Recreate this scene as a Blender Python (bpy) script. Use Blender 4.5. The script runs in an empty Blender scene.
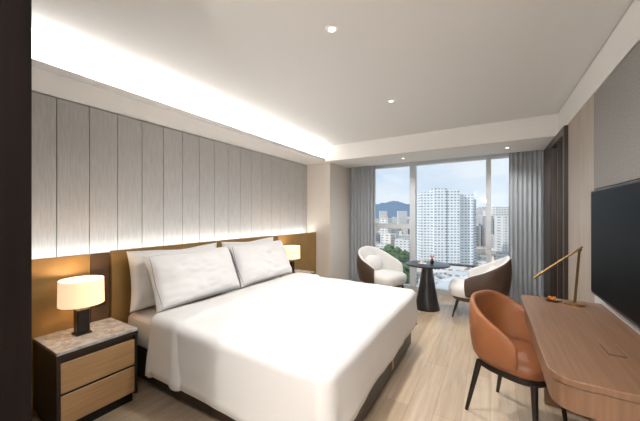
import bpy, bmesh, math, random
from mathutils import Vector, Matrix, noise
random.seed(7)
S = bpy.context.scene
COL = S.collection

# ------------------------------------------------------------------ materials
def lin(c):
    out = []
    for v in c:
        v = v / 255.0
        out.append(v / 12.92 if v <= 0.04045 else ((v + 0.055) / 1.055) ** 2.4)
    return tuple(out)

def pmat(name, col, rough=0.5, metal=0.0, var=None, bump=None, spec=None, sheen=None, coat=None):
    m = bpy.data.materials.new(name); m.use_nodes = True
    nt = m.node_tree; b = nt.nodes['Principled BSDF']
    c = lin(col)
    b.inputs['Base Color'].default_value = (*c, 1)
    b.inputs['Roughness'].default_value = rough
    b.inputs['Metallic'].default_value = metal
    if spec is not None: b.inputs['Specular IOR Level'].default_value = spec
    if sheen: b.inputs['Sheen Weight'].default_value = sheen
    if coat: b.inputs['Coat Weight'].default_value = coat
    tc = nt.nodes.new('ShaderNodeTexCoord')
    if var:
        sc, amt = var
        mp = nt.nodes.new('ShaderNodeMapping'); mp.inputs['Scale'].default_value = sc
        n = nt.nodes.new('ShaderNodeTexNoise'); n.inputs['Scale'].default_value = 1; n.inputs['Detail'].default_value = 5
        r = nt.nodes.new('ShaderNodeValToRGB')
        r.color_ramp.elements[0].position = 0.3; r.color_ramp.elements[1].position = 0.7
        r.color_ramp.elements[0].color = (*[max(0, v * (1 - amt)) for v in c], 1)
        r.color_ramp.elements[1].color = (*[min(1, v * (1 + amt)) for v in c], 1)
        nt.links.new(tc.outputs['Object'], mp.inputs['Vector'])
        nt.links.new(mp.outputs['Vector'], n.inputs['Vector'])
        nt.links.new(n.outputs['Fac'], r.inputs['Fac'])
        nt.links.new(r.outputs['Color'], b.inputs['Base Color'])
    if bump:
        sc, st = bump
        n2 = nt.nodes.new('ShaderNodeTexNoise'); n2.inputs['Scale'].default_value = sc; n2.inputs['Detail'].default_value = 3
        bp = nt.nodes.new('ShaderNodeBump'); bp.inputs['Strength'].default_value = st; bp.inputs['Distance'].default_value = 0.01
        nt.links.new(tc.outputs['Object'], n2.inputs['Vector'])
        nt.links.new(n2.outputs['Fac'], bp.inputs['Height'])
        nt.links.new(bp.outputs['Normal'], b.inputs['Normal'])
    return m

def emat(name, col, strength):
    m = pmat(name, col, 0.8)
    b = m.node_tree.nodes['Principled BSDF']
    b.inputs['Emission Color'].default_value = (*lin(col), 1)
    b.inputs['Emission Strength'].default_value = strength
    return m

def floor_mat():
    m = bpy.data.materials.new('oak_floor'); m.use_nodes = True
    nt = m.node_tree; b = nt.nodes['Principled BSDF']
    tc = nt.nodes.new('ShaderNodeTexCoord')
    mp = nt.nodes.new('ShaderNodeMapping'); mp.inputs['Rotation'].default_value = (0, 0, math.radians(90))
    br = nt.nodes.new('ShaderNodeTexBrick')
    br.inputs['Scale'].default_value = 1.0
    br.inputs['Brick Width'].default_value = 1.4; br.inputs['Row Height'].default_value = 0.17
    br.inputs['Mortar Size'].default_value = 0.001; br.inputs['Bias'].default_value = 0.0
    br.inputs['Color1'].default_value = (*lin((208, 188, 163)), 1)
    br.inputs['Color2'].default_value = (*lin((190, 169, 143)), 1)
    br.inputs['Mortar'].default_value = (*lin((140, 120, 98)), 1)
    mp2 = nt.nodes.new('ShaderNodeMapping'); mp2.inputs['Scale'].default_value = (18, 1.4, 1)
    n = nt.nodes.new('ShaderNodeTexNoise'); n.inputs['Scale'].default_value = 1.5; n.inputs['Detail'].default_value = 7
    n.inputs['Distortion'].default_value = 0.6
    rr = nt.nodes.new('ShaderNodeValToRGB'); rr.color_ramp.elements[0].position = 0.3; rr.color_ramp.elements[1].position = 0.65
    rr.color_ramp.elements[0].color = (0.62, 0.58, 0.54, 1); rr.color_ramp.elements[1].color = (1, 1, 1, 1)
    mx = nt.nodes.new('ShaderNodeMix'); mx.data_type = 'RGBA'; mx.blend_type = 'MULTIPLY'
    mx.inputs['Factor'].default_value = 0.6
    nt.links.new(tc.outputs['Object'], mp.inputs['Vector']); nt.links.new(mp.outputs['Vector'], br.inputs['Vector'])
    nt.links.new(tc.outputs['Object'], mp2.inputs['Vector']); nt.links.new(mp2.outputs['Vector'], n.inputs['Vector'])
    nt.links.new(n.outputs['Fac'], rr.inputs['Fac'])
    nt.links.new(br.outputs['Color'], mx.inputs['A']); nt.links.new(rr.outputs['Color'], mx.inputs['B'])
    nt.links.new(mx.outputs['Result'], b.inputs['Base Color'])
    b.inputs['Roughness'].default_value = 0.33
    return m

def marble_mat():
    m = bpy.data.materials.new('marble'); m.use_nodes = True
    nt = m.node_tree; b = nt.nodes['Principled BSDF']
    tc = nt.nodes.new('ShaderNodeTexCoord')
    n = nt.nodes.new('ShaderNodeTexNoise'); n.inputs['Scale'].default_value = 14; n.inputs['Detail'].default_value = 8
    n.inputs['Distortion'].default_value = 1.2
    r = nt.nodes.new('ShaderNodeValToRGB')
    e = r.color_ramp.elements
    e[0].position = 0.3; e[0].color = (*lin((150, 148, 146)), 1)
    e[1].position = 0.6; e[1].color = (*lin((200, 199, 197)), 1)
    nt.links.new(tc.outputs['Object'], n.inputs['Vector']); nt.links.new(n.outputs['Fac'], r.inputs['Fac'])
    nt.links.new(r.outputs['Color'], b.inputs['Base Color']); b.inputs['Roughness'].default_value = 0.25
    return m

def pillow_mat():
    """white cotton with a thin pale piped border line"""
    m = pmat('piped_cotton', (232, 231, 231), 0.85, bump=(7, 0.3), sheen=0.2)
    nt = m.node_tree; b = nt.nodes['Principled BSDF']
    tc = nt.nodes.new('ShaderNodeTexCoord'); sp = nt.nodes.new('ShaderNodeSeparateXYZ')
    nt.links.new(tc.outputs['Object'], sp.inputs[0])
    def mth(op, a, bb=None):
        x = nt.nodes.new('ShaderNodeMath'); x.operation = op
        for i, v in enumerate((a, bb)):
            if v is None: continue
            if isinstance(v, (int, float)): x.inputs[i].default_value = v
            else: nt.links.new(v, x.inputs[i])
        return x.outputs[0]
    ay = mth('SUBTRACT', 0.44, mth('ABSOLUTE', sp.outputs['Y']))
    az = mth('SUBTRACT', 0.24, mth('ABSOLUTE', sp.outputs['Z']))
    d = mth('MINIMUM', ay, az)
    ln = mth('LESS_THAN', mth('ABSOLUTE', mth('SUBTRACT', d, 0.022)), 0.0018)
    mx = nt.nodes.new('ShaderNodeMix'); mx.data_type = 'RGBA'
    mx.inputs['A'].default_value = (*lin((232, 231, 231)), 1); mx.inputs['B'].default_value = (*lin((180, 182, 186)), 1)
    nt.links.new(ln, mx.inputs['Factor']); nt.links.new(mx.outputs['Result'], b.inputs['Base Color'])
    return m

def facade_mat(name, wall, win, bw, bh, mortar):
    m = bpy.data.materials.new(name); m.use_nodes = True
    nt = m.node_tree; b = nt.nodes['Principled BSDF']
    tc = nt.nodes.new('ShaderNodeTexCoord'); sp = nt.nodes.new('ShaderNodeSeparateXYZ')
    ad = nt.nodes.new('ShaderNodeMath'); ad.operation = 'ADD'
    cb = nt.nodes.new('ShaderNodeCombineXYZ')
    br = nt.nodes.new('ShaderNodeTexBrick'); br.offset = 0
    br.inputs['Scale'].default_value = 1; br.inputs['Brick Width'].default_value = bw
    br.inputs['Row Height'].default_value = bh; br.inputs['Mortar Size'].default_value = mortar
    br.inputs['Mortar Smooth'].default_value = 0.0
    br.inputs['Color1'].default_value = (*lin(win), 1)
    br.inputs['Color2'].default_value = (*lin([min(255, v * 1.35) for v in win]), 1)
    nt.links.new(tc.outputs['Object'], sp.inputs[0])
    nt.links.new(sp.outputs['X'], ad.inputs[0]); nt.links.new(sp.outputs['Y'], ad.inputs[1])
    nt.links.new(ad.outputs[0], cb.inputs['X']); nt.links.new(sp.outputs['Z'], cb.inputs['Y'])
    nt.links.new(cb.outputs[0], br.inputs['Vector'])
    at = nt.nodes.new('ShaderNodeAttribute'); at.attribute_name = 'tint'
    mx = nt.nodes.new('ShaderNodeMix'); mx.data_type = 'RGBA'; mx.blend_type = 'MULTIPLY'; mx.inputs['Factor'].default_value = 1
    rgb = nt.nodes.new('ShaderNodeRGB'); rgb.outputs[0].default_value = (*lin(wall), 1)
    nt.links.new(rgb.outputs[0], mx.inputs['A']); nt.links.new(at.outputs['Color'], mx.inputs['B'])
    nt.links.new(mx.outputs['Result'], br.inputs['Mortar'])
    nt.links.new(br.outputs['Color'], b.inputs['Base Color']); b.inputs['Roughness'].default_value = 0.8
    return m

def glass_mat():
    m = bpy.data.materials.new('window_glass'); m.use_nodes = True
    nt = m.node_tree; nt.nodes.remove(nt.nodes['Principled BSDF'])
    o = nt.nodes['Material Output']
    t = nt.nodes.new('ShaderNodeBsdfTransparent'); g = nt.nodes.new('ShaderNodeBsdfGlossy'); g.inputs['Roughness'].default_value = 0.02
    t.inputs['Color'].default_value = (0.96, 0.98, 0.99, 1)
    mx = nt.nodes.new('ShaderNodeMixShader'); mx.inputs[0].default_value = 0.012
    nt.links.new(t.outputs[0], mx.inputs[1]); nt.links.new(g.outputs[0], mx.inputs[2]); nt.links.new(mx.outputs[0], o.inputs[0])
    return m

M = {}
M['floor'] = floor_mat()
M['marble'] = marble_mat()
M['ceil'] = pmat('ceiling_paint', (222, 222, 222), 0.9)
M['white'] = pmat('white_paint', (228, 226, 223), 0.8)
M['beige'] = pmat('beige_wall', (218, 211, 203), 0.8)
M['panel'] = pmat('linen_panel', (192, 191, 190), 0.85, var=((110, 110, 8), 0.10))
M['gap'] = pmat('panel_gap', (85, 84, 82), 0.9)
M['brass_wall'] = pmat('bronze_leather', (156, 124, 74), 0.55, metal=0.2, var=((5, 5, 5), 0.08))
M['brown_wall'] = pmat('brown_strip', (88, 66, 46), 0.5)
M['dark'] = pmat('dark_walnut', (19, 12, 9), 0.7, var=((40, 40, 3), 0.35), spec=0.1)
M['darkwood'] = pmat('espresso_wood', (46, 34, 27), 0.4, var=((30, 30, 4), 0.3))
M['oak'] = pmat('oak_drawer', (186, 148, 104), 0.45, var=((3, 3, 70), 0.12))
M['walnut'] = pmat('walnut_desk', (124, 92, 69), 0.42, var=((60, 3, 3), 0.18))
M['wallwood'] = pmat('wall_wood', (166, 154, 142), 0.5, var=((60, 60, 2.5), 0.12))
M['fabric'] = pmat('grey_fabric', (138, 135, 133), 0.95, var=((140, 140, 140), 0.3))
M['lightpanel'] = pmat('light_panel', (200, 198, 196), 0.6)
M['linen'] = pmat('white_linen', (222, 221, 220), 0.85, bump=(7, 0.16), sheen=0.1)
M['pillow'] = pmat('white_cotton', (230, 229, 229), 0.85, bump=(7, 0.3), sheen=0.1)
M['piped'] = pillow_mat()
M['curtain'] = pmat('grey_curtain', (172, 177, 182), 0.9, var=((50, 50, 3), 0.08))
M['frame'] = pmat('window_frame', (200, 204, 208), 0.4)
M['framedark'] = pmat('window_frame_dark', (80, 84, 88), 0.4)
M['black'] = pmat('black_metal', (18, 17, 17), 0.35)
M['screen'] = pmat('tv_screen', (4, 4, 5), 0.4, spec=0.05)
M['brass'] = pmat('brass', (176, 142, 92), 0.3, metal=1.0)
M['bronze'] = pmat('dark_brass', (120, 96, 62), 0.35, metal=1.0)
M['leather'] = pmat('cognac_leather', (148, 93, 57), 0.45, var=((6, 6, 6), 0.12), bump=(60, 0.08))
M['leatherdk'] = pmat('cognac_leather_seat', (134, 83, 51), 0.42, var=((6, 6, 6), 0.12))
M['shell'] = pmat('taupe_leather', (78, 60, 50), 0.5, var=((6, 6, 6), 0.1))
M['boucle'] = pmat('cream_fabric', (224, 222, 219), 0.95, bump=(60, 0.2))
M['legs'] = pmat('chair_leg_wood', (28, 20, 17), 0.4)
M['stonedark'] = pmat('dark_stone', (40, 40, 42), 0.3, var=((4, 4, 4), 0.3))
M['shade'] = emat('lamp_shade_fabric', (255, 224, 180), 0.9)
M['led'] = emat('downlight_led', (255, 248, 238), 4.0)
M['plate'] = pmat('socket_plate', (60, 52, 46), 0.4)
M['glass'] = glass_mat()
M['cup'] = pmat('ceramic', (235, 232, 226), 0.3)
M['orange'] = pmat('orange_glaze', (205, 120, 40), 0.4)
M['mirror'] = pmat('tinted_mirror', (190, 184, 172), 0.08, metal=1.0)

# ------------------------------------------------------------------ mesh helpers
def link(o, parent=None, mat=None, smooth=False):
    COL.objects.link(o)
    if parent: o.parent = parent
    if mat: o.data.materials.append(mat)
    if smooth:
        for p in o.data.polygons: p.use_smooth = True
    return o

def empty(name, loc=(0, 0, 0), rz=0):
    e = bpy.data.objects.new(name, None); COL.objects.link(e)
    e.location = loc; e.rotation_euler = (0, 0, rz); e.empty_display_size = 0.1
    return e

def box(name, x0, x1, y0, y1, z0, z1, mat, parent=None, bev=0.0, seg=2):
    bm = bmesh.new()
    bmesh.ops.create_cube(bm, size=1)
    for v in bm.verts:
        v.co = Vector(((x0 + x1) / 2 + v.co.x * (x1 - x0), (y0 + y1) / 2 + v.co.y * (y1 - y0), (z0 + z1) / 2 + v.co.z * (z1 - z0)))
    if bev > 0:
        bmesh.ops.bevel(bm, geom=bm.edges[:], offset=bev, segments=seg, affect='EDGES', profile=0.5)
    me = bpy.data.meshes.new(name); bm.to_mesh(me); bm.free()
    return link(bpy.data.objects.new(name, me), parent, mat)

def mesh(name, verts, faces, mat, parent=None, smooth=True):
    me = bpy.data.meshes.new(name); me.from_pydata([tuple(v) for v in verts], [], faces); me.validate()
    bm = bmesh.new(); bm.from_mesh(me); bmesh.ops.recalc_face_normals(bm, faces=bm.faces[:]); bm.to_mesh(me); bm.free()
    return link(bpy.data.objects.new(name, me), parent, mat, smooth)

def sq(t, rx, ry, n):
    c, s = math.cos(t), math.sin(t)
    return (rx * math.copysign(abs(c) ** (2 / n), c), ry * math.copysign(abs(s) ** (2 / n), s))

def lathe(name, prof, mat, parent=None, cx=0, cy=0, n=2, ry=1.0, N=40, smooth=True):
    V, F = [], []
    for r, z in prof:
        for i in range(N):
            x, y = sq(2 * math.pi * i / N + 1e-4, r, r * ry, n)
            V.append((cx + x, cy + y, z))
    for k in range(len(prof) - 1):
        for i in range(N):
            j = (i + 1) % N
            F.append((k * N + i, k * N + j, (k + 1) * N + j, (k + 1) * N + i))
    F.append(tuple(range(N))[::-1]); F.append(tuple((len(prof) - 1) * N + i for i in range(N)))
    o = mesh(name, V, F, mat, parent, smooth)
    if smooth:
        es = o.modifiers.new('es', 'EDGE_SPLIT'); es.split_angle = math.radians(50)
    return o

def rod(name, p0, p1, r0, r1, mat, parent=None, seg=14):
    p0, p1 = Vector(p0), Vector(p1); d = (p1 - p0).normalized()
    a = d.orthogonal().normalized(); b = d.cross(a)
    V, F = [], []
    for p, r in ((p0, r0), (p1, r1)):
        for i in range(seg):
            t = 2 * math.pi * i / seg
            V.append(p + a * r * math.cos(t) + b * r * math.sin(t))
    for i in range(seg):
        j = (i + 1) % seg
        F.append((i, j, seg + j, seg + i))
    F.append(tuple(range(seg))); F.append(tuple(seg + i for i in range(seg)))
    o = mesh(name, V, F, mat, parent, True)
    es = o.modifiers.new('es', 'EDGE_SPLIT'); es.split_angle = math.radians(50)
    return o

def shell(name, rx, ry, A, zb, ztf, th, flare, mo, mi, parent, n=2.4, cx=0.0, NT=40, NZ=8, bulge=0.015, zbf=None):
    V, F, mats = [], [], []
    def pt(t, k, inner):
        th_ = A * t
        zt = ztf(t); zbb = zbf(t) if zbf else zb
        z = zbb + (zt - zbb) * k
        tt = th * (1 - 0.35 * abs(t) ** 3) * (1 - 0.25 * k)
        off = -tt if inner else bulge * math.sin(math.pi * k)
        f = 1 + flare * (z - zb)
        x, y = sq(math.pi + th_, rx * f + off, ry * f + off, n)
        return (cx + x, y, z)
    for inner in (0, 1):
        for i in range(NT + 1):
            for k in range(NZ + 1):
                V.append(pt(-1 + 2 * i / NT, k / NZ, inner))
    W = (NT + 1) * (NZ + 1)
    def id(i, k, s): return s * W + i * (NZ + 1) + k
    for i in range(NT):
        for k in range(NZ):
            F.append((id(i, k, 0), id(i + 1, k, 0), id(i + 1, k + 1, 0), id(i, k + 1, 0))); mats.append(0)
            F.append((id(i, k, 1), id(i, k + 1, 1), id(i + 1, k + 1, 1), id(i + 1, k, 1))); mats.append(1)
        F.append((id(i, NZ, 0), id(i + 1, NZ, 0), id(i + 1, NZ, 1), id(i, NZ, 1))); mats.append(1)
        F.append((id(i, 0, 0), id(i, 0, 1), id(i + 1, 0, 1), id(i + 1, 0, 0))); mats.append(0)
    for k in range(NZ):
        F.append((id(0, k, 0), id(0, k + 1, 0), id(0, k + 1, 1), id(0, k, 1))); mats.append(1)
        F.append((id(NT, k, 0), id(NT, k, 1), id(NT, k + 1, 1), id(NT, k + 1, 0))); mats.append(1)
    me = bpy.data.meshes.new(name); me.from_pydata(V, [], F)
    me.materials.append(mo); me.materials.append(mi)
    for p, m_ in zip(me.polygons, mats): p.material_index = m_; p.use_smooth = True
    bm = bmesh.new(); bm.from_mesh(me); bmesh.ops.recalc_face_normals(bm, faces=bm.faces[:]); bm.to_mesh(me); bm.free()
    o = bpy.data.objects.new(name, me); COL.objects.link(o); o.parent = parent
    sb = o.modifiers.new('sub', 'SUBSURF'); sb.levels = 1; sb.render_levels = 1
    return o

def pillow(name, w, h, t, loc, lean, seed, rz=0, roll=0, mat=None):
    N = 34
    V, F = [], []
    for s in (1, -1):
        for i in range(N + 1):
            for j in range(N + 1):
                u, v = -1 + 2 * i / N, -1 + 2 * j / N
                k = (max(0, 1 - abs(u) ** 3.2) * max(0, 1 - abs(v) ** 3.2)) ** 0.42
                nz = noise.noise(Vector((u * 1.6 + seed, v * 1.6, s * 2.0))) * 0.024 * k
                nz += noise.noise(Vector((u * 4 + seed, v * 5, s * 3.0))) * 0.015 * k
                nz += noise.noise(Vector(((u + v) * 6 + seed, (u - v) * 2, s * 3.0))) * 0.007 * k
                sag = -0.018 * math.exp(-((u - 0.1 * math.sin(seed)) / 0.45) ** 2) * (v > 0) * v ** 2
                pin = 1 - 0.05 * (1 - u * u) * abs(v) ** 3 
                pin2 = 1 - 0.05 * (1 - v * v) * abs(u) ** 3
                V.append((s * (t / 2 * k + 0.004) + nz, u * w / 2 * pin2, v * h / 2 * pin + sag))
    W = (N + 1) ** 2
    for s in (0, 1):
        for i in range(N):
            for j in range(N):
                a = s * W + i * (N + 1) + j
                F.append((a, a + 1, a + N + 2, a + N + 1))
    rim = [i * (N + 1) for i in range(N + 1)] + [N * (N + 1) + j for j in range(1, N + 1)] + [i * (N + 1) + N for i in range(N - 1, -1, -1)] + [j for j in range(N - 1, 0, -1)]
    for a in range(len(rim)):
        b = (a + 1) % len(rim)
        F.append((rim[a], rim[b], W + rim[b], W + rim[a]))
    o = mesh(name, V, F, mat or M['pillow'], None, True)
    o.rotation_euler = (roll, lean, rz); o.location = loc
    return o

# ------------------------------------------------------------------ dimensions
XL, XR = -2.88, 0.67
YB, YW = -1.6, 5.25
ZC, ZS = 2.55, 2.295
ZT = 2.67
XF = -2.68

# ------------------------------------------------------------------ room shell
box('floor', XL - 0.2, XR + 0.2, YB - 0.1, YW + 0.2, -0.12, 0.0, M['floor'])
box('ceiling', -2.465, XR + 0.2, YB - 0.1, YW + 0.2, ZC, ZT, M['ceil'])
box('ceiling_slot_cover', XL - 0.2, XR + 0.2, YB - 0.1, YW + 0.2, ZT, ZT + 0.12, M['ceil'])
box('wall_left', XL - 0.2, XL - 0.03, YB - 0.1, YW + 0.2, 0, ZT, M['beige'])
box('wall_back', XL - 0.03, XR, YB - 0.1, YB, 0, ZT, M['beige'])
box('wall_right', XR + 0.02, XR + 0.2, YB - 0.1, YW + 0.2, 0, ZC, M['white'])
box('wall_entry', XL - 0.03, -1.0, YB, 0.244, 0, ZC, M['dark'])
box('wall_pillar', XL - 0.03, -2.40, 4.35, YW + 0.2, 0, ZC, M['beige'], bev=0.004)
box('ceiling_soffit_left', XL - 0.03, -2.42, 0.244, 4.22, ZS, ZS + 0.03, M['white'])
box('ceiling_soffit_left_lip', -2.45, -2.42, 0.244, 4.22, ZS + 0.03, ZS + 0.05, M['white'])
box('ceiling_soffit_left_upstand', XL - 0.03, -2.54, 0.244, 4.22, ZS + 0.03, ZT, M['white'])
box('ceiling_soffit_window', -2.40, XR + 0.02, 4.22, YW - 0.22, ZS, ZC, M['white'])
box('ceiling_soffit_window_left', XL - 0.03, -2.40, 4.22, 4.35, ZS, ZT, M['white'])
box('ceiling_soffit_pillar_cap', XL - 0.03, -2.465, 4.35, YW + 0.2, ZC, ZT, M['white'])
box('ceiling_soffit_curtain_pocket', -2.40, XR + 0.02, YW - 0.22, YW + 0.2, ZS + 0.05, ZC, M['white'])
box('wall_right_upper', XR - 0.005, XR + 0.02, YB, 4.22, ZS, ZC - 0.012, M['white'])
pan = empty('headboard_wall_panels', (0, 0, 0))
box('backing', XL - 0.03, XL - 0.02, 0.25, 4.345, 0.9, ZS - 0.002, M['gap'], pan)
y = 0.842 - 0.42
k = 0
while y < 4.3:
    y1 = min(y + 0.21, 4.345)
    box('panel_%d' % k, XL - 0.015, XL, max(y, 0.25) + 0.002, y1 - 0.002, 0.92, ZS - 0.008, M['panel'], pan, bev=0.003, seg=1)
    y = y1 if y1 < 4.345 else 9
    k += 1
hb = empty('headboard', (0, 0, 0))
box('lower_wall', XL, XF - 0.02, 0.25, 4.345, 0.0, 1.02, M['brown_wall'], hb)
def bseg(nm, y0, y1, mat, x=XF):
    box(nm, XF - 0.02, x, y0, y1, 0.0, 1.075, mat, hb, bev=0.003, seg=1)
bseg('bronze_near', 0.25, 0.985, M['brass_wall'])
bseg('brown_near', 0.99, 1.12, M['brown_wall'], XF - 0.004)
bseg('bronze_mid', 1.125, 3.125, M['brass_wall'], XF + 0.02)
bseg('brown_far', 3.13, 3.28, M['brown_wall'], XF - 0.004)
bseg('bronze_far', 3.285, 4.345, M['brass_wall'])
box('ledge_lip', XF - 0.02, XF + 0.021, 1.125, 3.125, 1.075, 1.085, M['brass_wall'], hb)
so = empty('wall_socket', (XF - 0.003, 1.055, 0.72))
box('plate', 0, 0.008, -0.035, 0.035, -0.07, 0.07, M['plate'], so, bev=0.002)
box('insert', 0.008, 0.011, -0.02, 0.02, -0.055, -0.01, M['black'], so)
box('insert_2', 0.008, 0.011, -0.02, 0.02, 0.01, 0.055, M['black'], so)

# window wall
win = empty('window_1', (0, 0, 0))
WX0, WX1 = -2.40, XR + 0.02
yw0, yw1 = YW + 0.02, YW + 0.10
def px_x(u, Y):
    xn = (u - 320) / 284.4
    return (-0.5135 + 0.858 * xn) / (0.858 + 0.5135 * xn) * Y
box('frame_bottom', WX0, WX1, yw0, yw1, 0.0, 0.10, M['frame'], win)
box('frame_top', WX0, WX1, yw0, yw1, ZS - 0.02, ZS + 0.05, M['frame'], win)
xa, xb = px_x(413, YW), px_x(488.5, YW)
box('mullion_1', xa - 0.055, xa + 0.045, yw0 - 0.04, yw1, 0.10, ZS - 0.02, M['frame'], win, bev=0.004)
box('mullion_2', xb - 0.035, xb + 0.035, yw0 - 0.04, yw1, 0.10, ZS - 0.02, M['frame'], win, bev=0.004)
box('mullion_0', WX0, WX0 + 0.3, yw0, yw1, 0.10, ZS - 0.02, M['frame'], win)
box('mullion_3', WX1 - 0.12, WX1, yw0, yw1, 0.10, ZS - 0.02, M['frame'], win)
box('transom', WX0 + 0.3, xa - 0.055, yw0, yw1, 1.13, 1.22, M['frame'], win)
box('transom_low', xa + 0.045, xb - 0.035, yw0 + .02, yw1, 0.52, 0.55, M['framedark'], win)
box('transom_low_2', xb + 0.035, WX1 - 0.12, yw0 + .02, yw1, 0.52, 0.55, M['framedark'], win)
box('transom_low_3', WX0 + .3, xa - 0.055, yw0 + .02, yw1, 0.52, 0.55, M['framedark'], win)
box('glass', WX0, WX1, yw0 + 0.05, yw0 + 0.056, 0.1, ZS - 0.02, M['glass'], win)

# ------------------------------------------------------------------ right wall cladding
box('wall_right_wood_panel', XR, XR + 0.02, 2.885, 3.30, 0.0, ZS, M['wallwood'], bev=0.003, seg=1)
box('wall_right_wood_panel_b', XR, XR + 0.02, 3.305, 3.72, 0.0, ZS, M['wallwood'], bev=0.003, seg=1)
box('wall_right_fabric_panel', XR - 0.005, XR + 0.02, 1.2, 2.88, 1.57, ZS - 0.01, M['fabric'], bev=0.004, seg=1)
box('wall_right_fabric_panel_b', XR - 0.005, XR + 0.02, -0.5, 1.195, 1.57, ZS - 0.01, M['fabric'], bev=0.004, seg=1)
box('wall_right_lower_panel', XR, XR + 0.02, YB, 2.88, 0.0, 1.555, M['lightpanel'])
d = empty('door_1', (0, 0, 0))
box('jamb_far', XR - 0.03, XR + 0.02, 4.50, 5.02, 0, ZS - 0.01, M['darkwood'], d, bev=0.003, seg=1)
box('jamb_near', XR - 0.03, XR + 0.02, 3.73, 3.80, 0, ZS - 0.01, M['darkwood'], d, bev=0.003, seg=1)
box('head', XR - 0.03, XR + 0.02, 3.80, 4.50, 2.20, ZS - 0.01, M['darkwood'], d)
box('stile', XR - 0.02, XR + 0.02, 4.10, 4.14, 0.0, 2.20, M['darkwood'], d)
box('leaf_glass', XR + 0.005, XR + 0.015, 3.80, 4.50, 0.0, 2.20, M['mirror'], d)
box('kick', XR - 0.02, XR + 0.02, 3.80, 4.50, 0.0, 0.12, M['darkwood'], d)

# ------------------------------------------------------------------ lights
LC = (1, 0.975, 0.945)
def downlight(x, y, z, e, size=165):
    g = empty('recessed_downlight', (x, y, z))
    lathe('trim', [(0.042, -0.001), (0.042, -0.006), (0.030, -0.008), (0.028, -0.002)], M['white'], g, N=24)
    lathe('lamp', [(0.018, -0.0085), (0.016, -0.010)], M['led'], g, N=24)
    L = bpy.data.lights.new('downlight_bulb', 'SPOT'); L.energy = e; L.spot_size = math.radians(size); L.spot_blend = 0.9
    L.shadow_soft_size = 0.06; L.color = LC
    o = bpy.data.objects.new('bulb', L); COL.objects.link(o); o.parent = g; o.location = (0, 0, -0.03)
    return g
downlight(-0.853, 1.57, ZC, 80)
downlight(-0.87, 2.87, ZC, 95)
downlight(-0.25, -0.3, ZC, 80)  # unseen downlight, added behind the camera for extra fill
downlight(-0.25, -1.1, ZC, 70)  # second unseen downlight, added as fill like the one above
downlight(0.2, 4.6, ZS, 48, 150)
downlight(-1.2, 4.6, ZS, 48, 150)

sc = empty('fill_sconce', (-0.2, YB, 1.75))  # invented sconce behind the camera, added to fill ceiling and right wall
box('backplate', -0.06, 0.06, 0.0, 0.015, -0.12, 0.12, M['brass'], sc, bev=0.004)
lathe('bowl', [(0.03, -0.06), (0.07, -0.02), (0.09, 0.05), (0.085, 0.05), (0.06, -0.01)], M['brass'], sc, cy=0.11, N=32)
L = bpy.data.lights.new('fill_bulb', 'POINT'); L.energy = 120; L.color = LC; L.shadow_soft_size = 0.08
lo = bpy.data.objects.new('fill_bulb', L); COL.objects.link(lo); lo.parent = sc; lo.location = (0, 0.14, 0.17)

def strip(name, loc, rot, sx, sy, e, col):
    L = bpy.data.lights.new(name, 'AREA'); L.shape = 'RECTANGLE'; L.size = sx; L.size_y = sy; L.energy = e; L.color = col
    o = bpy.data.objects.new(name, L); COL.objects.link(o); o.location = loc; o.rotation_euler = rot
    return o
strip('cove_led_strip', (-2.50, 2.23, ZS + 0.045), (math.pi, math.radians(-38), 0), 0.04, 3.9, 17, (1, 0.98, 0.95))
strip('slot_led_strip', (-2.50, 2.23, ZC + 0.07), (0, math.radians(12), 0), 0.04, 3.9, 20, (1, 0.98, 0.95))
strip('ledge_led_strip', (-2.79, 2.3, 1.025), (math.pi, math.radians(-8), 0), 0.05, 4.0, 10, (1, 0.96, 0.90))

# ------------------------------------------------------------------ bed
bed = empty('bed', (0, 0, 0))
BX0, BX1, BY0, BY1 = -2.645, -0.70, 1.22, 3.03
box('base', BX0, BX1 - 0.0, BY0 + 0.02, BY1 - 0.02, 0.05, 0.30, M['darkwood'], bed, bev=0.01)
box('plinth', BX0 + .05, BX1 - 0.12, BY0 + 0.12, BY1 - 0.12, 0.0, 0.05, M['black'], bed)
box('mattress', BX0, BX1, BY0, BY1, 0.30, 0.555, M['linen'], bed, bev=0.05, seg=4)
box('foot_tag', BX1 - 0.001, BX1 + 0.012, 2.30, 2.34, 0.11, 0.20, M['brass'], bed)

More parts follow.
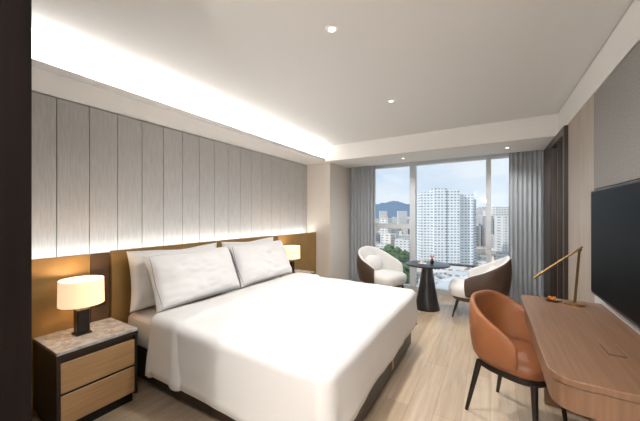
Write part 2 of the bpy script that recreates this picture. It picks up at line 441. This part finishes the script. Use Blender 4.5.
def duvet(name, x0, x1, y0, y1, ztop, zhem, parent, mat, seed=0, zfoot=None):
    cx, cy = (x0 + x1) / 2, (y0 + y1) / 2
    hx, hy = (x1 - x0) / 2, (y1 - y0) / 2
    rc = 0.09
    P = []
    ns = 56
    def seg(ax, ay, bx, by, nx, ny):
        for i in range(ns):
            t = i / ns; P.append((ax + (bx - ax) * t, ay + (by - ay) * t, nx, ny))
    def arc(ax, ay, a0):
        for i in range(12):
            a = a0 + math.pi / 2 * i / 12
            P.append((ax + rc * math.cos(a), ay + rc * math.sin(a), math.cos(a), math.sin(a)))
    seg(hx, -hy + rc, hx, hy - rc, 1, 0); arc(hx - rc, hy - rc, 0)
    seg(hx - rc, hy, -hx + rc, hy, 0, 1); arc(-hx + rc, hy - rc, math.pi / 2)
    seg(-hx, hy - rc, -hx, -hy + rc, -1, 0); arc(-hx + rc, -hy + rc, math.pi)
    seg(-hx + rc, -hy, hx - rc, -hy, 0, -1); arc(hx - rc, -hy + rc, 1.5 * math.pi)
    N = len(P)
    V, F = [], []
    rings = 0
    re = 0.06
    def wr(x, y):
        X, Y = x + cx, y + cy
        return (noise.noise(Vector((X * 1.3 + seed, Y * 1.3, 0))) * 0.014 + noise.noise(Vector((X * 3.1 + seed, Y * 4.0, 5))) * 0.009
                + noise.noise(Vector(((X + Y) * 7 + seed, (X - Y) * 2.2, 9))) * 0.004)
    ss = [0.02] + [0.02 + 0.98 * i / 26 for i in range(1, 27)]
    for s in ss:
        for (px, py, nx, ny) in P:
            X = (px - nx * re) * s; Y = (py - ny * re) * s
            V.append((cx + X, cy + Y, ztop - 0.012 * s ** 4 + wr(X, Y)))
        rings += 1
    for a in [15, 30, 45, 60, 75, 90]:
        r = math.radians(a)
        for (px, py, nx, ny) in P:
            X = px - nx * re * (1 - math.sin(r)); Y = py - ny * re * (1 - math.sin(r))
            V.append((cx + X, cy + Y, ztop - 0.012 - re * (1 - math.cos(r)) + wr(X, Y) * (1 - a / 120)))
        rings += 1
    zs = ztop - 0.012 - re
    arcl = [0]
    for i in range(1, N): arcl.append(arcl[-1] + math.hypot(P[i][0] - P[i - 1][0], P[i][1] - P[i - 1][1]))
    for q in range(1, 9):
        k = q / 8
        for i, (px, py, nx, ny) in enumerate(P):
            a = arcl[i]
            corner = abs(nx * ny) * 2
            wv = math.sin(a * 9 + 1.5 * noise.noise(Vector((a * 1.2, seed, 0)))) * 0.004 * k + noise.noise(Vector((a * 2.5, k * 2, seed))) * 0.016 * k + 0.025 * corner * k + 0.010 * k + noise.noise(Vector((a * 8, k * 1.2, seed + 4))) * 0.006 * k
            zh = zhem
            if zfoot is not None and nx > 0: zh = zhem + (zfoot - zhem) * nx
            zz = zs + (zh - zs) * k - 0.02 * corner * k + noise.noise(Vector((a * 1.7, 3, seed))) * 0.008 * k
            V.append((cx + px + nx * wv, cy + py + ny * wv, zz))
        rings += 1
    for k in range(rings - 1):
        for i in range(N):
            j = (i + 1) % N
            F.append((k * N + i, k * N + j, (k + 1) * N + j, (k + 1) * N + i))
    F.append(tuple(range(N)))
    o = mesh(name, V, F, mat, parent, True)
    so_ = o.modifiers.new('th', 'SOLIDIFY'); so_.thickness = 0.012; so_.offset = -1
    return o
duvet('duvet', -2.20, -0.655, 1.165, 3.085, 0.625, 0.20, bed, M['linen'], 3, 0.27)
duvet('duvet_turn_down', -2.215, -1.80, 1.152, 3.098, 0.643, 0.21, bed, M['linen'], 3)

pillow('pillow', 0.90, 0.50, 0.15, (-2.55, 1.645, 0.83), math.radians(-6), 1)
pillow('pillow', 0.90, 0.48, 0.20, (-2.355, 1.70, 0.825), math.radians(-25), 2.7, rz=math.radians(2), mat=M['piped'])
pillow('pillow', 0.88, 0.50, 0.15, (-2.55, 2.60, 0.83), math.radians(-6), 4.1)
pillow('pillow', 0.88, 0.48, 0.20, (-2.355, 2.60, 0.825), math.radians(-25), 6.3, rz=math.radians(-1), mat=M['piped'])

# ------------------------------------------------------------------ nightstands and lamps
def nightstand(y0):
    g = empty('nightstand', (XF + 0.003, y0, 0))
    D, W, H = 0.42, 0.46, 0.54
    box('plinth', 0.02, D - 0.03, 0.02, W - 0.02, 0.0, 0.06, M['black'], g)
    box('carcass', 0.0, D - 0.02, 0.0, W, 0.06, H - 0.045, M['darkwood'], g, bev=0.003, seg=1)
    for i, (a, b) in enumerate(((0.075, 0.262), (0.278, 0.462))):
        box('drawer_%d' % (i + 1), D - 0.02, D, 0.018, W - 0.018, a, b, M['oak'], g, bev=0.003, seg=1)
    box('drawer_gap', D - 0.022, D - 0.008, 0.0, W, 0.262, 0.278, M['black'], g)
    box('side_edge_l', D - 0.02, D + 0.002, 0.0, 0.018, 0.06, H - 0.045, M['darkwood'], g)
    box('side_edge_r', D - 0.02, D + 0.002, W - 0.018, W, 0.06, H - 0.045, M['darkwood'], g)
    box('top_frame', 0.0, D + 0.004, -0.002, W + 0.002, H - 0.045, H - 0.02, M['darkwood'], g)
    box('marble_top', 0.0, D + 0.004, -0.002, W + 0.002, H - 0.02, H, M['marble'], g, bev=0.003)
    return g
nightstand(0.66)
nightstand(3.13)

def table_lamp(x, y, z):
    g = empty('table_lamp', (x, y, z))
    box('foot', -0.045, 0.045, -0.045, 0.045, 0.0, 0.012, M['black'], g, bev=0.003)
    box('body', -0.036, 0.036, -0.036, 0.036, 0.012, 0.175, M['black'], g, bev=0.006)
    rod('stem', (0, 0, 0.175), (0, 0, 0.24), 0.007, 0.007, M['brass'], g)
    N = 40; V = []; F = []
    for (r, zz) in ((0.130, 0.210), (0.127, 0.385), (0.124, 0.385), (0.127, 0.210)):
        for i in range(N):
            t = 2 * math.pi * i / N; V.append((r * math.cos(t), r * math.sin(t), zz))
    for k in range(4):
        for i in range(N):
            j = (i + 1) % N; kk = (k + 1) % 4
            F.append((k * N + i, k * N + j, kk * N + j, kk * N + i))
    o = mesh('shade', V, F, M['shade'], g, True)
    es = o.modifiers.new('es', 'EDGE_SPLIT'); es.split_angle = math.radians(50)
    for i in range(3):
        a = i * 2.094
        rod('spoke_%d' % i, (0, 0, 0.235), (0.124 * math.cos(a), 0.124 * math.sin(a), 0.235), 0.003, 0.003, M['brass'], g, 8)
    lathe('bulb', [(0.012, 0.24), (0.028, 0.27), (0.03, 0.30), (0.015, 0.33)], M['led'], g, N=16)
    L = bpy.data.lights.new('bulb_light', 'POINT'); L.energy = 2.6; L.color = (1, 0.78, 0.54); L.shadow_soft_size = 0.03
    lo = bpy.data.objects.new('bulb_light', L); COL.objects.link(lo); lo.parent = g; lo.location = (0, 0, 0.355)
table_lamp(-2.49, 0.865, 0.5405)
table_lamp(-2.49, 3.345, 0.5405)

# ------------------------------------------------------------------ desk
dk = empty('writing_desk', (0, 0, 0))
DX0, DX1, DY0, DY1, DZ = 0.20, XR - 0.003, 1.40, 2.72, 0.76
def rounded_slab(nm, x0, x1, y0, y1, z0, z1, r, mat, parent):
    pts = [(x1, y0), (x1, y1), (x0 + 0.02, y1), (x0, y1 - 0.02)]
    for i in range(13):
        a = math.pi + math.pi / 2 * i / 12
        pts.append((x0 + r + r * math.cos(a), y0 + r + r * math.sin(a)))
    n = len(pts)
    V = [(x, y, z0) for x, y in pts] + [(x, y, z1) for x, y in pts]
    F = [tuple(range(n)), tuple(range(n, 2 * n))] + [(i, (i + 1) % n, n + (i + 1) % n, n + i) for i in range(n)]
    o = mesh(nm, V, F, mat, parent, False)
    bv = o.modifiers.new('b', 'BEVEL'); bv.width = 0.004; bv.segments = 2; bv.limit_method = 'ANGLE'
    return o
rounded_slab('top', DX0, DX1, DY0, DY1, DZ - 0.028, DZ, 0.10, M['walnut'], dk)
rounded_slab('apron', DX0 + 0.012, DX1, DY0 + 0.012, DY1 - 0.012, DZ - 0.13, DZ - 0.034, 0.09, M['walnut'], dk)
box('shadow_gap', DX0 + 0.03, DX1, DY0 + 0.08, DY1 - 0.03, DZ - 0.034, DZ - 0.028, M['black'], dk)
box('support_panel', DX0 + 0.14, DX1, DY0 + 0.06, DY0 + 0.10, 0.0, DZ - 0.13, M['walnut'], dk)
box('support_panel_far', DX0 + 0.14, DX1, DY1 - 0.10, DY1 - 0.06, 0.0, DZ - 0.13, M['walnut'], dk)
box('modesty', DX1 - 0.03, DX1, DY0 + 0.10, DY1 - 0.10, 0.25, DZ - 0.13, M['walnut'], dk)
box('socket_lid', DX0 + 0.25, DX0 + 0.31, 1.74, 1.86, DZ, DZ + 0.002, M['plate'], dk)
box('socket_lid_inner', DX0 + 0.254, DX0 + 0.306, 1.744, 1.856, DZ + 0.002, DZ + 0.003, M['walnut'], dk)

dl = empty('desk_lamp', (0.50, 2.60, DZ + 0.001))
lathe('base', [(0.06, 0), (0.06, 0.010), (0.052, 0.013)], M['brass'], dl, N=32)
rod('stem', (0, 0, 0.012), (0.025, 0.0, 0.385), 0.005, 0.005, M['bronze'], dl)
rod('stem_b', (0.012, 0.02, 0.012), (0.037, 0.02, 0.385), 0.003, 0.003, M['bronze'], dl)
rod('joint', (0.031, -0.01, 0.38), (0.031, 0.03, 0.38), 0.009, 0.009, M['bronze'], dl)
rod('arm_head', (0.045, 0.01, 0.40), (-0.225, 0.01, 0.155), 0.006, 0.010, M['bronze'], dl)
tr = empty('snack_tray', (0.385, 2.63, DZ + 0.001))
lathe('dish', [(0.03, 0), (0.05, 0.012), (0.046, 0.012), (0.028, 0.004)], M['brass'], tr, N=24)
for i, (a, b) in enumerate(((0.012, 0), (-0.012, 0.01), (0, -0.016))):
    lathe('sweet_%d' % i, [(0.004, 0.006), (0.011, 0.014), (0.011, 0.022), (0.004, 0.03)], M['orange'], tr, cx=a, cy=b, N=14)

# ------------------------------------------------------------------ TV
tv = empty('television', (0, 0, 0))
box('body', 0.60, 0.635, 1.42, 2.66, 0.845, 1.545, M['black'], tv, bev=0.004)
box('screen', 0.598, 0.601, 1.43, 2.65, 0.862, 1.535, M['screen'], tv)
box('bracket', 0.635, XR - 0.0005, 1.85, 2.25, 1.05, 1.35, M['black'], tv)

# ------------------------------------------------------------------ desk chair
dc = empty('desk_chair', (0.14, 2.34, 0), math.radians(-29))
def dtop(t): 
    a = abs(t); return 0.815 - 0.24 * (a ** 2.0)
def dbot(t):
    a = abs(t); return 0.40 + 0.02 * a
shell('backrest', 0.225, 0.235, math.radians(118), 0.40, dtop, 0.045, 0.26, M['leather'], M['leather'], dc, n=2.5, cx=0.0, zbf=dbot)
lathe('seat', [(0.10, 0.385), (0.20, 0.385), (0.217, 0.40), (0.222, 0.43), (0.217, 0.46), (0.20, 0.476), (0.15, 0.484), (0.05, 0.487)], M['leatherdk'], dc, n=3, cx=0.02, N=48)
lathe('seat_frame', [(0.19, 0.345), (0.205, 0.35), (0.205, 0.385)], M['legs'], dc, n=3, cx=0.02, N=40)
for i, (a, b) in enumerate(((-1, -1), (-1, 1), (1, -1), (1, 1))):
    rod('leg_%d' % (i + 1), (0.02 + a * 0.165, b * 0.16, 0.37), (a * 0.215, b * 0.20, 0.0), 0.020, 0.011, M['legs'], dc)

# ------------------------------------------------------------------ lounge chairs
def lounge(x, y, rz):
    g = empty('lounge_chair', (x, y, 0), rz)
    def top(t):
        a = abs(t); return 0.84 - 0.30 * a ** 1.5
    def bot(t): return 0.26 + 0.04 * abs(t)
    shell('shell_back', 0.33, 0.35, math.radians(112), 0.26, top, 0.07, 0.24, M['shell'], M['boucle'], g, n=2.4, zbf=bot, bulge=0.03)
    lathe('back_cushion', [(0.05, 0.42), (0.09, 0.44), (0.11, 0.52), (0.10, 0.62), (0.05, 0.68)], M['boucle'], g, cx=-0.20, n=2.2, ry=2.0, N=32)
    lathe('seat_cushion', [(0.2, 0.275), (0.29, 0.28), (0.305, 0.31), (0.31, 0.37), (0.30, 0.41), (0.27, 0.43), (0.15, 0.44), (0.03, 0.442)], M['boucle'], g, cx=0.06, n=3.2, N=48)
    lathe('seat_base', [(0.26, 0.22), (0.285, 0.235), (0.285, 0.28)], M['shell'], g, cx=0.03, n=3, N=40)
    for i, (a, b) in enumerate(((-1, -1), (-1, 1), (1, -1), (1, 1))):
        rod('leg_%d' % (i + 1), (0.03 + a * 0.21, b * 0.21, 0.235), (0.03 + a * 0.27, b * 0.26, 0.0), 0.019, 0.011, M['legs'], g)
lounge(-0.14, 4.50, math.radians(180))
lounge(-1.55, 4.60, math.radians(-22))

st = empty('side_table', (-0.80, 4.42, 0))
lathe('base', [(0.17, 0.0), (0.175, 0.01), (0.15, 0.12), (0.11, 0.35), (0.075, 0.60), (0.07, 0.635)], M['stonedark'], st, N=40)
lathe('top', [(0.28, 0.635), (0.31, 0.642), (0.31, 0.658), (0.305, 0.66)], M['stonedark'], st, N=56)
cp = empty('coffee_cup', (-0.86, 4.38, 0.661))
lathe('saucer', [(0.03, 0), (0.06, 0.008), (0.055, 0.01)], M['cup'], cp, N=24)
lathe('cup', [(0.02, 0.01), (0.032, 0.03), (0.036, 0.06), (0.032, 0.06), (0.018, 0.02)], M['cup'], cp, N=24)
vs = empty('small_vase', (-0.74, 4.47, 0.661))
lathe('vase', [(0.018, 0), (0.028, 0.02), (0.022, 0.05), (0.012, 0.07)], M['black'], vs, N=20)
for i in range(7):
    a = i * 0.9
    rod('twig_%d' % i, (0, 0, 0.065), (0.03 * math.cos(a), 0.03 * math.sin(a), 0.12), 0.002, 0.005, M['orange'], vs, 6)

# ------------------------------------------------------------------ curtains
def curtain(x0, x1, y, folds, z0=0.015, z1=2.33):
    NX, NZ = folds * 14, 14
    V, F = [], []
    for k in range(NZ + 1):
        z = z0 + (z1 - z0) * k / NZ
        for i in range(NX + 1):
            u = i / NX
            ph = u * folds * 2 * math.pi + 0.35 * noise.noise(Vector((u * 5, z * 0.5, x0)))
            amp = 0.032 * (0.8 + 0.35 * noise.noise(Vector((u * 7, z * 0.4, 3))))
            V.append((x0 + (x1 - x0) * u + 0.008 * math.sin(ph * 2), y + amp * math.sin(ph), z))
    for k in range(NZ):
        for i in range(NX):
            a = k * (NX + 1) + i
            F.append((a, a + 1, a + NX + 2, a + NX + 1))
    return mesh('curtain', V, F, M['curtain'], None, True)
curtain(-2.385, -1.85, 5.13, 8)
curtain(0.24, 0.635, 5.13, 7)
box('curtain_rail', -2.39, XR, 5.12, 5.14, 2.33, 2.344, M['white'])

# ------------------------------------------------------------------ city outside
def dirp(u):
    xn = (u - 320) / 284.4
    return Vector((-0.5135 + 0.858 * xn, 0.858 + 0.5135 * xn, 0))
GZ = -70
g = box('city_ground', -2500, 2500, 60, 6000, GZ - 1, GZ, pmat('city_ground_mat', (150, 156, 150), 0.95, var=((0.02, 0.02, 0.02), 0.3)))
def city(name, items, mat):
    bm = bmesh.new(); tl = bm.loops.layers.float_color.new('tint')
    for (x, y, w, dd, z0, z1, rot, tint) in items:
        r = bmesh.ops.create_cube(bm, size=1)
        R = Matrix.Rotation(rot, 3, 'Z')
        for v in r['verts']:
            p = R @ Vector((v.co.x * w, v.co.y * dd, 0)); v.co = Vector((x + p.x, y + p.y, z0 if v.co.z < 0 else z1))
        fs = set(f for v in r['verts'] for f in v.link_faces)
        for f in fs:
            for l in f.loops: l[tl] = (*tint, 1)
    me = bpy.data.meshes.new(name); bm.to_mesh(me); bm.free()
    return link(bpy.data.objects.new(name, me), None, mat)
fm = facade_mat('facade_tower', (244, 244, 242), (128, 138, 150), 5.2, 3.4, 0.95)
fm2 = facade_mat('facade_city', (228, 226, 222), (125, 130, 136), 6.0, 4.0, 1.3)
items = []
for (u0, u1, tp, dep) in ((419, 430, 193, 354), (432, 443, 189, 346), (445, 456, 190, 346), (458, 469, 195, 354)):
    c = dirp((u0 + u1) / 2) * dep
    w = (u1 - u0) / 284.4 * dep * 1.1
    items.append((c.x, c.y, w, 18, GZ, 1.38 + (215 - tp) / 284.4 * dep, math.radians(27), (1, 1, 1)))
    items.append((c.x + 3, c.y + 9, w * 1.25, 10, GZ, 1.38 + (215 - tp) / 284.4 * dep - 5, math.radians(27), (0.8, 0.82, 0.86)))
city('apartment_tower', items, fm)
items = []
for i in range(2200):
    u = random.uniform(330, 550)
    dep = 215 + 2100 * random.random() ** 1.4
    c = dirp(u) * dep
    if 300 < dep < 400 and 405 < u < 482: continue
    if 376 < u < 414 and dep < 330: continue
    h = random.uniform(5, 20) if dep < 420 else random.uniform(8, 46)
    if dep > 450 and random.random() < 0.08: h = random.uniform(46, 72)
    tn = random.choice([(1, 1, 1), (0.95, 0.92, 0.88), (0.85, 0.88, 0.92), (1, 0.95, 0.88), (0.7, 0.7, 0.72), (0.88, 0.7, 0.6)])
    items.append((c.x, c.y, random.uniform(10, 22), random.uniform(10, 20), GZ, GZ + h, random.uniform(-0.5, 0.8), tn))
for (u, dep, tp, w) in ((499, 480, 207, 24), (507, 420, 216, 24), (480, 900, 208, 30), (490, 800, 210, 25), (475, 1200, 210, 40), (402, 900, 211, 26), (390, 700, 218, 30), (383, 1100, 211, 26)):
    c = dirp(u) * dep
    items.append((c.x, c.y, w, 24, GZ, 1.38 + (215 - tp) / 284.4 * dep, 0.5, (0.95, 0.95, 0.95)))
city('city_buildings', items, fm2)
tm = pmat('foliage', (92, 112, 80), 0.95, var=((0.2, 0.2, 0.2), 0.5))
bm = bmesh.new()
for i in range(360):
    u = random.uniform(345, 413); dep = random.uniform(215, 325)
    c = dirp(u) * dep
    hz = GZ + 30 * math.exp(-((u - 390) / 26) ** 2) * (dep / 330) + random.uniform(0, 5)
    r = random.uniform(3, 6)
    ret = bmesh.ops.create_icosphere(bm, subdivisions=1, radius=r)
    for v in ret['verts']:
        v.co = v.co * random.uniform(0.85, 1.15); v.co += Vector((c.x, c.y, hz))
for i in range(110):
    u = random.uniform(412, 520); dep = random.uniform(200, 300)
    c = dirp(u) * dep
    r = random.uniform(3, 5)
    ret = bmesh.ops.create_icosphere(bm, subdivisions=1, radius=r)
    for v in ret['verts']: v.co += Vector((c.x, c.y, GZ + r * .6))
me = bpy.data.meshes.new('tree_cluster'); bm.to_mesh(me); bm.free()
link(bpy.data.objects.new('tree_cluster', me), None, tm)
V, F = [], []
n = 160
for i in range(n + 1):
    u = 250 + 370 * i / n
    c = dirp(u) * 3500
    e = 9 + 5 * math.exp(-((u - 392) / 16) ** 2) + 3 * noise.noise(Vector((u / 14, 0, 0))) + 1.2 * noise.noise(Vector((u / 4, 3, 0)))
    if u > 425: e -= 3.0
    V.append((c.x, c.y, GZ)); V.append((c.x, c.y, 1.38 + max(e, 1) / 284.4 * 3500))
for i in range(n): F.append((2 * i, 2 * i + 2, 2 * i + 3, 2 * i + 1))
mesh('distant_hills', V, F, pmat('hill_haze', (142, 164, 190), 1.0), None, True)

# ------------------------------------------------------------------ world + sun
w = bpy.data.worlds.new('World'); S.world = w; w.use_nodes = True
nt = w.node_tree; bg = nt.nodes['Background']
tc = nt.nodes.new('ShaderNodeTexCoord'); sp = nt.nodes.new('ShaderNodeSeparateXYZ')
rp = nt.nodes.new('ShaderNodeValToRGB'); e = rp.color_ramp.elements
e[0].position = 0.0; e[0].color = (*lin((206, 216, 226)), 1)
e[1].position = 0.35; e[1].color = (*lin((150, 176, 206)), 1)
mp = nt.nodes.new('ShaderNodeMapping'); mp.inputs['Scale'].default_value = (1, 1, 3.2)
nz = nt.nodes.new('ShaderNodeTexNoise'); nz.inputs['Scale'].default_value = 3.2; nz.inputs['Detail'].default_value = 7; nz.inputs['Roughness'].default_value = 0.55
cr = nt.nodes.new('ShaderNodeValToRGB'); cr.color_ramp.elements[0].position = 0.36; cr.color_ramp.elements[1].position = 0.62
mx = nt.nodes.new('ShaderNodeMix'); mx.data_type = 'RGBA'
mx.inputs['B'].default_value = (*lin((214, 219, 225)), 1)
nt.links.new(tc.outputs['Generated'], sp.inputs[0]); nt.links.new(sp.outputs['Z'], rp.inputs['Fac'])
nt.links.new(tc.outputs['Generated'], mp.inputs['Vector']); nt.links.new(mp.outputs['Vector'], nz.inputs['Vector'])
nt.links.new(nz.outputs['Fac'], cr.inputs['Fac']); nt.links.new(cr.outputs['Color'], mx.inputs['Factor'])
nt.links.new(rp.outputs['Color'], mx.inputs['A']); nt.links.new(mx.outputs['Result'], bg.inputs['Color'])
bg.inputs['Strength'].default_value = 1.35
L = bpy.data.lights.new('sun', 'SUN'); L.energy = 2.6; L.angle = 0.03; L.color = (1, 0.97, 0.93)
o = bpy.data.objects.new('sun', L); COL.objects.link(o)
o.rotation_euler = Vector((0.45, 0.75, -0.6)).to_track_quat('-Z', 'Y').to_euler()

# ------------------------------------------------------------------ camera
cam = bpy.data.cameras.new('camera'); cam.lens = 16; cam.sensor_width = 36; cam.sensor_fit = 'HORIZONTAL'
cam.shift_y = 4.5 / 640; cam.clip_end = 10000; cam.clip_start = 0.02
co = bpy.data.objects.new('camera', cam); COL.objects.link(co)
co.location = (0, 0, 1.38); co.rotation_euler = (math.radians(90), 0, math.radians(30.9))
S.camera = co
S.view_settings.view_transform = 'Standard'
S.view_settings.look = 'None'
S.view_settings.exposure = 0
